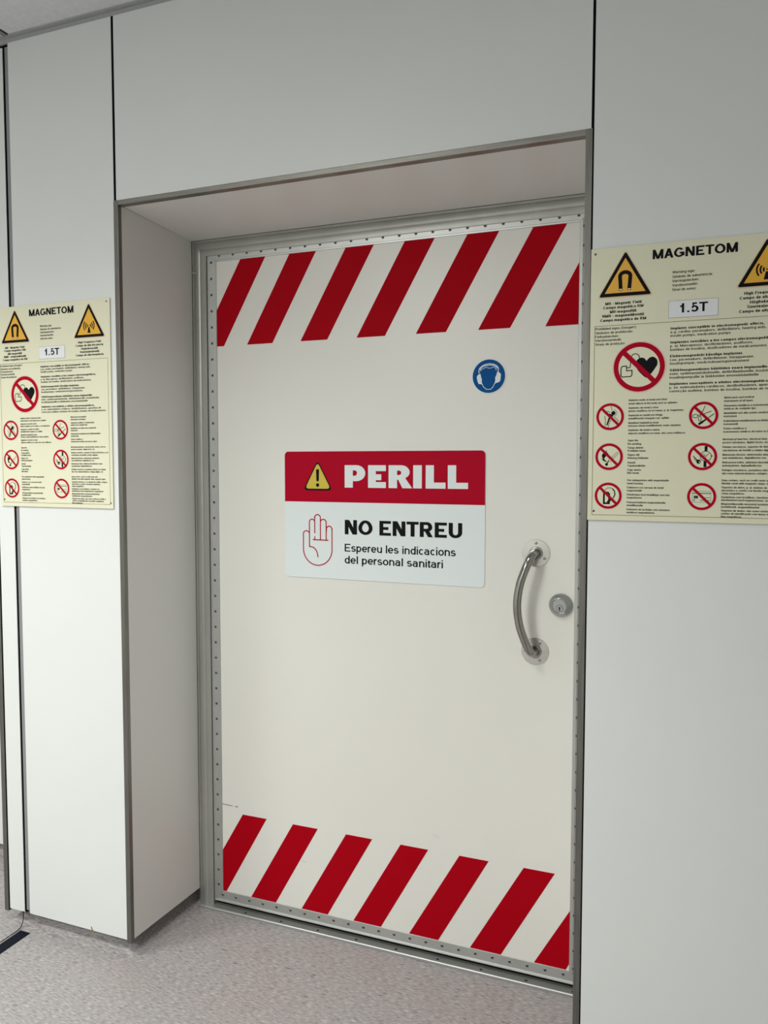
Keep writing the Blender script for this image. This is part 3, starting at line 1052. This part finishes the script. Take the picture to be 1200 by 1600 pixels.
hx = 0.2014
heavy([(0, 0), (0, 1), (.50, 1)] + arc(.53, .645, .40, 88, -88, 16, rz=.355) + [(.50, .29), (.37, .29), (.37, 0)], hx, M['sign_white'], -0.0022)
heavy([(.37, .53), (.37, .77)] + arc(.45, .65, .11, 90, -90, 8, rz=.12), hx, M['red_print'], -0.00235)
hx = 0.3412
heavy([(0, 0), (0, 1), (.50, 1)] + arc(.53, .70, .38, 88, -60, 14, rz=.30) + [(.72, .44), (1.02, 0), (.60, 0), (.42, .37), (.37, .37), (.37, 0)], hx, M['sign_white'], -0.0022)
heavy([(.37, .57), (.37, .77)] + arc(.45, .67, .10, 90, -90, 8, rz=.10), hx, M['red_print'], -0.00235)
for ch, u0, u1 in (('E', .2768, .3330), ('I', .4170, .4432), ('L', .4548, .5140), ('L', .5205, .5795)):
    glyph(q, ch, 0, -0.1081, 0.0662, 1, .37, .26, M['sign_white'], -0.0022, box=(u0, u1))
q.build('heading', ds, label='white heading letters')
q = MB()
line_fit(q, 'NO ENTREU', 0.2014, -0.2470, 0.0430, 0.3605, (.27, .19), M['ink'], -0.0020)
q.build('lettering', ds)
q = MB()
line_fit(q, 'Espereu les indicacions', 0.2010, -0.2985, 0.0232, 0.3434, (.175, .14), M['ink'], -0.0020)
q.build('lettering', ds)
q = MB()
line_fit(q, 'del personal sanitari', 0.2008, -0.3343, 0.0232, 0.3062, (.175, .14), M['ink'], -0.0020)
q.build('lettering', ds)

# ear protection sticker
HX, HZ = 0.9874, 1.6893
es = empty('ear_protection_sign', (HX, YS, HZ), label='round blue wear-ear-protection sticker on upper right of the door', category='sign')
q = MB()
q.lathe(0, 0, 0, [(0.0484, 0.0), (0.0484, 0.0006)], M['icon_white'], 64)
q.build('white_border', es)
q = MB()
q.disc(0, 0, 0.0456, -0.0008, M['blue'], 64)
q.build('blue_disc', es)


def ic(pts, cx=527, cz=570, rx=327.0, rz=340.0, r=0.0484):
    return [((u - cx) / rx * r, -(v - cz) / rz * r) for u, v in pts]


q = MB()
q.stroke(ic([(340, 500), (338, 450), (350, 415), (400, 370), (460, 343), (540, 333), (610, 343), (665, 370), (700, 405), (708, 440), (705, 490)]), 0.0022, -0.0010, M['icon_white'])
q.stroke(ic([(362, 440), (385, 405), (440, 372), (540, 357), (620, 368), (665, 395), (685, 425)]), 0.0020, -0.0011, M['icon_white'])
q.stroke(ic([(372, 470), (376, 450), (400, 432), (430, 422), (460, 398), (500, 405), (540, 420), (580, 412), (610, 396), (640, 408), (662, 440), (668, 465)]), 0.0012, -0.0012, M['icon_white'])
q.poly(ic([(298, 575), (320, 540), (365, 512), (378, 560), (385, 600), (396, 620), (395, 680), (412, 735), (380, 718), (335, 712), (312, 660)]), -0.0012, -0.0012, M['icon_white'])
q.poly(ic([(688, 488), (745, 520), (757, 550), (748, 650), (728, 688), (680, 700), (635, 722), (650, 660), (650, 590), (665, 570)]), -0.0012, -0.0012, M['icon_white'])
q.stroke(ic([(405, 720), (430, 775), (490, 822), (565, 822), (610, 775), (638, 715)]), 0.0016, -0.0013, M['icon_white'])
q.build('earmuff_symbol', es)


# ------------------------------------------------------------------ magnetic field notice boards
BW, BH = 0.4250, 0.5950
YT = -0.0034


def notice_board():
    root = empty('notice_board', category='sign')
    q = MB()
    q.box(0, BW, -0.003, 0.0, -BH, 0, M['cream'])
    q.build('board', root, bevel=0.0004)
    # ruled lines
    q = MB()
    for pts in ([(0.0100, -0.1678), (0.4150, -0.1678)], [(0.0100, -0.1678), (0.0100, -0.5830)], [(0.4150, -0.1678), (0.4150, -0.5830)], [(0.0100, -0.5830), (0.4150, -0.5830)]):
        q.stroke(pts, 0.0010, YT, M['line'], caps=False)
    q.build('ruled_line', root)
    # magnet triangle
    def tri(cx, name):
        q = MB()
        q.poly(round_poly([(cx, -0.0070), (cx - 0.0590, -0.1085), (cx + 0.0590, -0.1085)], 0.009), YT, YT, M['rim'])
        q.poly(round_poly([(cx, -0.0105), (cx - 0.0550, -0.1060), (cx + 0.0550, -0.1060)], 0.006), YT - 0.0001, YT - 0.0001, M['ink'])
        q.poly([(cx, -0.0245), (cx - 0.0425, -0.0985), (cx + 0.0425, -0.0985)], YT - 0.0002, YT - 0.0002, M['orange'])
        return q
    cx = 0.0727
    q = tri(cx, 0)
    yy = YT - 0.0003
    q.stroke([(cx - 0.0090, -0.0900), (cx - 0.0108, -0.0640)] + arc(cx, -0.0635, 0.0108, 180, 0, 14, rz=0.0085) + [(cx + 0.0108, -0.0640), (cx + 0.0090, -0.0900)], 0.0080, yy, M['ink'], caps=False)
    for s in (-1, 1):
        q.poly([(cx + s * 0.0090 - 0.0038, -0.0898), (cx + s * 0.0090 + 0.0038, -0.0898), (cx + s * 0.0088 + 0.0038, -0.0942), (cx + s * 0.0088 - 0.0038, -0.0942)], yy - 0.0001, yy - 0.0001, M['ink'])
        q.poly([(cx + s * 0.0090 - 0.0028, -0.0902), (cx + s * 0.0090 + 0.0028, -0.0902), (cx + s * 0.0088 + 0.0028, -0.0932), (cx + s * 0.0088 - 0.0028, -0.0932)], yy - 0.0002, yy - 0.0002, M['rim_pink'])
    q.build('magnet_warning_symbol', root)
    cx = 0.3508
    q = tri(cx, 0)
    q.poly([(cx - 0.0018, -0.0775), (cx + 0.0018, -0.0775), (cx + 0.0058, -0.0938), (cx - 0.0058, -0.0938)], yy, yy, M['ink'])
    q.disc(cx, -0.0735, 0.0016, yy, M['ink'], 12)
    for r in (0.0062, 0.0122, 0.0188):
        for a in (0, 180):
            q.ring(cx, -0.0735, r - 0.0017, r + 0.0017, yy, M['ink'], 14, a - 40, a + 40)
    q.build('radio_wave_warning_symbol', root)
    # headings
    q = MB()
    line_fit(q, 'MAGNETOM', 0.1285, -0.0330, 0.0197, 0.1662, (.24, .18), M['ink'], YT)
    q.build('heading', root)
    q = MB()
    q.poly(round_rect(0.1628, 0.2608, -0.1600, -0.1236, 0.002), YT, YT, M['greyprint'])
    q.poly(round_rect(0.1634, 0.2602, -0.1594, -0.1242, 0.002), YT - 0.0002, YT - 0.0002, M['plug'])
    line_fit(q, '1.5T', 0.1840, -0.1497, 0.0194, 0.0560, (.215, .165), M['ink'], YT - 0.0004)
    q.build('field_strength_label', root)

    NB = REG
    BB_ = BOLD

    def block(name, lines, x, bases, cap, ref, refw, bold, align='L'):
        q = MB()
        b = BB_ if bold is True else NB
        xs = refw / natural_width(ref, b, cap)
        for s, z in zip(lines, bases):
            letter(q, s, x, -z, cap, xs, b, M['ink'], YT, align)
        return q.build(name, root)

    block('lettering', ['Warning sign:', 'Símbolo de advertencia:', 'Varningstecken:', 'Varoitusmerkki:', 'Sinal de aviso:'], 0.1690,
          [0.0666, 0.0760, 0.0848, 0.0939, 0.1031], 0.0054, 'Símbolo de advertencia:', 0.0797, False)
    block('lettering', ['MR - Magnetic Field', 'Campo magnético RM', 'MR-magnetfält', 'NMR - magneettikenttä', 'Campo magnético de RM'], 0.0695,
          [0.1231, 0.1317, 0.1411, 0.1497, 0.1588], 0.0058, 'Campo magnético de RM', 0.0960, True, 'C')
    block('lettering', ['High Frequency Field', 'Campo de alta frecuencia', 'Högfrekvensfält', 'Suurtaajuuskenttä', 'Campo de alta-frequência'], 0.3508,
          [0.1220, 0.1312, 0.1405, 0.1494, 0.1585], 0.0058, 'Campo de alta-frequência', 0.1000, True, 'C')
    block('lettering', ['Prohibited signs (Danger!):', 'Símbolos de prohibición:', 'Förbudstecken:', 'Varoitussymbolit:', 'Sinais de proibição:'], 0.0115,
          [0.1763, 0.1851, 0.1934, 0.2014, 0.2099], 0.0052, 'Prohibited signs (Danger!):', 0.0866, False)
    five = [('Implants susceptible to electromagnetic effects,', 'e.g. cardiac pacemakers, defibrillators, hearing aids,', 'insulin pumps, medication pumps'),
            ('Implantes sensibles a los campos electromagnéticos,', 'p. ej. Marcapasos, desfibriladores, audífonos,', 'bombas de insulina, dosificadores de medicamentos'),
            ('Elektromagnetiskt känsliga implantat,', 't.ex. pacemakers, defibrillatorer, hörapparater,', 'insulinpumpar, medicindoseringsinstrument'),
            ('Sähkömagneettisten häiriöiden vaara implanteille,', 'esim. sydämentahdistimelle, defibrillaattoreille, kuulolaitteille,', 'insuliinipumpuille ja lääkkeiden annostelulaitteille'),
            ('Implantes susceptíveis a efeitos electromagnéticos,', 'p. ex. estimuladores cardíacos, desfibrilhadores, aparelhos de', 'correcção auditiva, bombas de insulina, bombas de medicamentos')]
    bz = [0.1841, 0.2136, 0.2428, 0.2725, 0.3015]
    for (h, l1, l2), z in zip(five, bz):
        q = MB()
        xs = 0.1815 / natural_width(five[0][0], BB_, 0.0052)
        letter(q, h, 0.1678, -z, 0.0052, xs, BB_, M['ink'], YT)
        xs = 0.2372 / natural_width(five[4][2], NB, 0.0052)
        letter(q, l1, 0.1678, -(z + 0.0078), 0.0052, xs, NB, M['ink'], YT)
        letter(q, l2, 0.1678, -(z + 0.0156), 0.0052, xs, NB, M['ink'], YT)
        q.build('lettering', root)
    NB = (.20, .145)

    CS = 0.0042
    block('lettering', ['Implants made of metal and other', 'metal objects in the body such as splinters', 'Implantes de metal y otras', 'piezas metálicas en el cuerpo, p. ej. fragmentos', 'Implantat av metall och övriga', 'metallföremål i kroppen t.ex. splitter', 'Metalliset implantit ja muut', 'kehossa olevat metalliesineet, kuten sirpaleet.', 'Implantes de metal e outros', 'objectos metálicos no corpo, tais como estilhaços'],
          0.0847, [0.3332, 0.3407, 0.3500, 0.3568, 0.3662, 0.3730, 0.3826, 0.3889, 0.3982, 0.4053], CS, 'objectos metálicos no corpo, tais como estilhaços', 0.1170, False)
    rs = [0.4208, 0.4283, 0.4366, 0.4433, 0.4521, 0.4590, 0.4690, 0.4759, 0.4849, 0.4917]
    block('lettering', ['Open fire', 'No smoking', 'Fuego abierto', 'Prohibido fumar', 'Öppen eld', 'Rökning förbjuden', 'Avotuli', 'Tupakointikielto', 'Fogo aberto', 'Não fumar'],
          0.0844, rs, CS, 'Rökning förbjuden', 0.0434, False)
    block('lettering', ['Fire extinguishers with magnetizable', 'metal housing', 'Extintores con carcasa de metal', 'magnetizable', 'Eldsläckare med metallkåpa som kan', 'magnetiseras', 'Palosammuttimet magnetoituvalla', 'metallikuorella', 'Extintores de incêndio com estruturas', 'metálicas magnetizáveis'],
          0.0844, [0.5075, 0.5145, 0.5235, 0.5301, 0.5391, 0.5457, 0.5559, 0.5625, 0.5716, 0.5782], CS, 'Extintores de incêndio com estruturas', 0.0896, False)
    block('lettering', ['Metal parts and medical', 'instruments of all types', 'Elementos metálicos e instrumentos', 'médicos de cualquier tipo', 'Metalldelar och alla sorters medicinska', 'instrument', 'Kaikenlaiset metalliesineet ja lääketieteelliset', 'instrumentit', 'Partes metálicas e', 'instrumentos médicos de todos os tipos'],
          0.2767, [0.3333, 0.3404, 0.3502, 0.3565, 0.3657, 0.3722, 0.3820, 0.3886, 0.3978, 0.4045], CS, 'Metal parts and medical', 0.0567, False)
    block('lettering', ['Mechanical watches, electrical data carriers, such as', 'pocket calculators, digital clocks, etc.', 'Relojes mecánicos, soportes de datos electrónicos, p. ej.', 'calculadoras de bolsillo y relojes digitales', 'Mekaniska klockor, elektroniska databärare', 'som miniräknare, digitalklockor osv.', 'Mekaaniset kellot, sähköiset tietovälineet, kuten', 'taskulaskimet, digitaalikellot jne.', 'Relógios mecânicos, portadores eléctricos de dados,', 'tais como minicalculadoras, relógios digitais, etc.'],
          0.2758, [0.4202, 0.4270, 0.4364, 0.4435, 0.4526, 0.4593, 0.4687, 0.4754, 0.4850, 0.4918], CS, 'Relojes mecánicos, soportes de datos electrónicos, p. ej.', 0.1350, False)
    block('lettering', ['Data carriers, such as credit cards and', 'identity cards with magnetic stripe, magnetic tapes', 'Soportes de datos, p. ej. tarjetas de crédito, cheques', 'electrónico y carnés con banda magnética,', 'cintas magnéticas', 'Databärare som kreditkort, checkkort och', 'identitetskort med magnetremsor, magnetband', 'Magneettijuovalla varustetut luottokortit ja', 'henkilökortit, magneettinauhat', 'Suportes de dados, tais como cartões de crédito e', 'cartões de identificação com faixas magnéticas,', 'fitas magnéticas'],
          0.2757, [0.5063, 0.5128, 0.5212, 0.5276, 0.5339, 0.5418, 0.5479, 0.5559, 0.5623, 0.5701, 0.5764, 0.5828], CS, 'Suportes de dados, tais como cartões de crédito e', 0.1230, False)

    # prohibition pictograms; drawings are given on a small grid around each circle
    def prohibit(name, cx, cz, r, g, shapes):
        gu, gv, ru, rv = g
        T = lambda pts: [(cx + (u - gu) / ru * r, -cz - (v - gv) / rv * r) for u, v in pts]
        k = r / ru
        q = MB()
        q.disc(cx, -cz, r, YT, M['rim_pink'], 64)
        q.disc(cx, -cz, r * 0.955, YT - 0.0001, M['red_print'], 64)
        q.disc(cx, -cz, r * 0.770, YT - 0.0002, M['cream'], 64)
        n = 0
        for s in shapes:
            y = YT - 0.0003 - n * 0.00002
            n += 1
            if s[0] == 's':
                P_ = [Vector(p) for p in s[1]]
                N_ = len(P_)
                o_ = []
                for i in range(N_):
                    a_, b_, c_, d_ = P_[i - 1], P_[i], P_[(i + 1) % N_], P_[(i + 2) % N_]
                    for t in (0, .25, .5, .75):
                        o_.append(tuple(0.5 * ((2 * b_) + (-a_ + c_) * t + (2 * a_ - 5 * b_ + 4 * c_ - d_) * t * t + (-a_ + 3 * b_ - 3 * c_ + d_) * t ** 3)))
                q.poly(T(o_), y, y, s[2])
            elif s[0] == 'p':
                q.poly(T(s[1]), y, y, s[2])
            elif s[0] == 'l':
                q.stroke(T(s[1]), s[2] * k, y, s[3])
            elif s[0] == 'c':
                q.stroke(T(s[1]), s[2] * k, y, s[3], closed=True)
            elif s[0] == 'd':
                (u, v), rr = s[1], s[2]
                c_ = T([(u, v)])[0]
                q.disc(c_[0], c_[1], rr * k, y, s[3], 24)
        d = r * 0.86 * 0.7071
        q.stroke([(cx - d, -cz + d), (cx + d, -cz - d)], r * 0.185, YT - 0.0008, M['red_print'], caps=False)
        return q.build(name, root)

    K, G, CR = M['ink'], M['greyprint'], M['cream']
    circ = lambda u, v, r, rz=None, n=24: arc(u, v, r, 0, 360 - 360 / n, n - 1, rz=rz)
    prohibit('pacemaker_prohibition_symbol', 0.1048, 0.2602, 0.0556, (735, 715, 400, 387), [
        ('s', [(845, 625), (815, 590), (765, 577), (715, 600), (690, 640), (688, 690), (710, 750), (770, 820), (850, 882), (910, 830), (970, 750), (1005, 690), (1005, 630), (975, 588), (930, 571), (880, 590)], K),
        ('c', [(550, 695), (485, 697), (466, 720), (466, 838), (485, 857), (615, 853), (632, 830), (632, 762), (550, 766)], 15, K),
        ('l', [(556, 722), (594, 720), (606, 706), (607, 640)], 13, K),
        ('l', [(612, 570), (625, 540), (650, 520), (680, 515), (712, 525), (735, 552), (742, 600)], 13, K)])
    prohibit('metal_implant_prohibition_symbol', 0.0460, 0.3664, 0.0308, (238, 310, 166, 165), [
        ('d', (275, 268), 25, K),
        ('l', [(232, 285), (262, 300)], 24, K),
        ('p', [(222, 318), (243, 322), (210, 410), (194, 410)], K),
        ('l', arc(275, 266, 38, 75, -80, 10), 6, G),
        ('l', [(248, 190), (256, 215), (258, 236)], 6, K),
        ('l', [(285, 312), (318, 342), (337, 368)], 6, K),
        ('l', [(175, 300), (186, 350), (181, 415)], 6, K),
        ('l', [(182, 275), (195, 252), (215, 245), (235, 262)], 6, K),
        ('l', [(246, 348), (224, 395), (217, 434)], 6, K)])
    prohibit('open_flame_prohibition_symbol', 0.0453, 0.4542, 0.0308, (226, 245, 166, 162), [
        ('p', [(146, 215), (170, 196), (200, 168), (196, 190), (214, 205), (222, 236), (206, 222), (190, 240), (170, 262), (180, 285), (206, 300), (192, 306), (160, 292), (138, 262), (156, 268), (142, 240)], K),
        ('d', (198, 334), 17, K), ('l', [(200, 326), (222, 296)], 12, K),
        ('l', [(215, 292), (310, 198)], 4, K), ('l', [(238, 306), (331, 208)], 4, K), ('l', [(310, 198), (322, 194), (331, 208)], 4, K), ('l', [(245, 285), (318, 208)], 4, M['rim'])])
    prohibit('extinguisher_prohibition_symbol', 0.0447, 0.5403, 0.0303, (213, 250, 160, 157), [
        ('p', [(155, 222), (176, 205), (215, 205), (234, 226), (234, 347), (155, 347)], K),
        ('p', [(176, 225), (214, 225), (214, 326), (176, 326)], CR),
        ('l', [(150, 212), (205, 208)], 9, K),
        ('l', [(175, 188), (205, 160), (245, 160), (278, 182), (291, 222), (275, 270), (245, 300)], 8, G),
        ('l', [(262, 170), (285, 200), (288, 240), (272, 272)], 12, K),
        ('p', [(196, 316), (245, 284), (256, 302), (210, 330)], K)])
    prohibit('surgical_tool_prohibition_symbol', 0.2373, 0.3676, 0.0302, (287, 345, 208, 200), [
        ('c', circ(175, 352, 36, 24), 9, K), ('c', circ(237, 390, 19, 32), 9, K),
        ('l', [(306, 212), (266, 305)], 9, K), ('l', [(388, 288), (285, 325), (205, 345)], 10, K), ('l', [(266, 305), (237, 360)], 9, K),
        ('l', [(428, 325), (330, 395)], 11, K), ('l', [(318, 402), (262, 442)], 22, K), ('l', [(275, 432), (232, 462)], 32, K)])
    prohibit('watch_prohibition_symbol', 0.2371, 0.4545, 0.0302, (270, 335, 209, 200), [
        ('c', circ(314, 330, 76, 70, 32), 9, K), ('p', [(296, 188), (336, 188), (336, 256), (296, 256)], K), ('p', [(286, 400), (326, 400), (326, 482), (286, 482)], K),
        ('l', [(280, 298), (314, 334), (352, 292)], 8, K), ('d', (397, 326), 10, K),
        ('d', (218, 405), 31, K), ('d', (230, 410), 9, CR), ('l', [(145, 330), (205, 392)], 13, K), ('l', [(170, 360), (158, 374)], 11, K), ('l', [(190, 378), (176, 394)], 11, K)])
    prohibit('credit_card_prohibition_symbol', 0.2372, 0.5394, 0.0302, (257, 310, 208, 198), [
        ('c', [(130, 235), (383, 235), (383, 390), (130, 390)], 6, G), ('l', [(136, 264), (378, 264)], 16, G),
        ('p', [(152, 298), (207, 298), (207, 336), (152, 336)], K), ('d', (179, 317), 9, G),
        ('l', [(250, 325), (368, 325)], 10, G), ('l', [(240, 362), (368, 362)], 12, G), ('p', [(140, 360), (165, 344), (160, 360), (165, 376)], K)])

    # fixing screws in the corners
    for x, z in ((0.0090, 0.0115), (0.4140, 0.0100), (0.0135, 0.5745), (0.4165, 0.5790)):
        q = MB()
        q.lathe(x, -0.003, -z, [(0.0027, 0.0), (0.0025, 0.0008), (0.0014, 0.0012)], M['screw'], 14)
        q.disc(x, -z, 0.0014, -0.00425, M['socket'], 8)
        q.build('fixing_screw', root)
    return root


nb = notice_board()
nb.location = (1.3014, -0.0013, 1.9187)
nb['label'] = 'larger-looking cream magnetic field warning board on the wall right of the door'
nb['group'] = 'magnetic field notice boards'
nb2 = copy_tree(nb)
nb2.location = (-0.4460, -0.0013, 1.9156)
nb2['label'] = 'cream magnetic field warning board on the narrow wall left of the door recess'
bpy.context.view_layer.update()
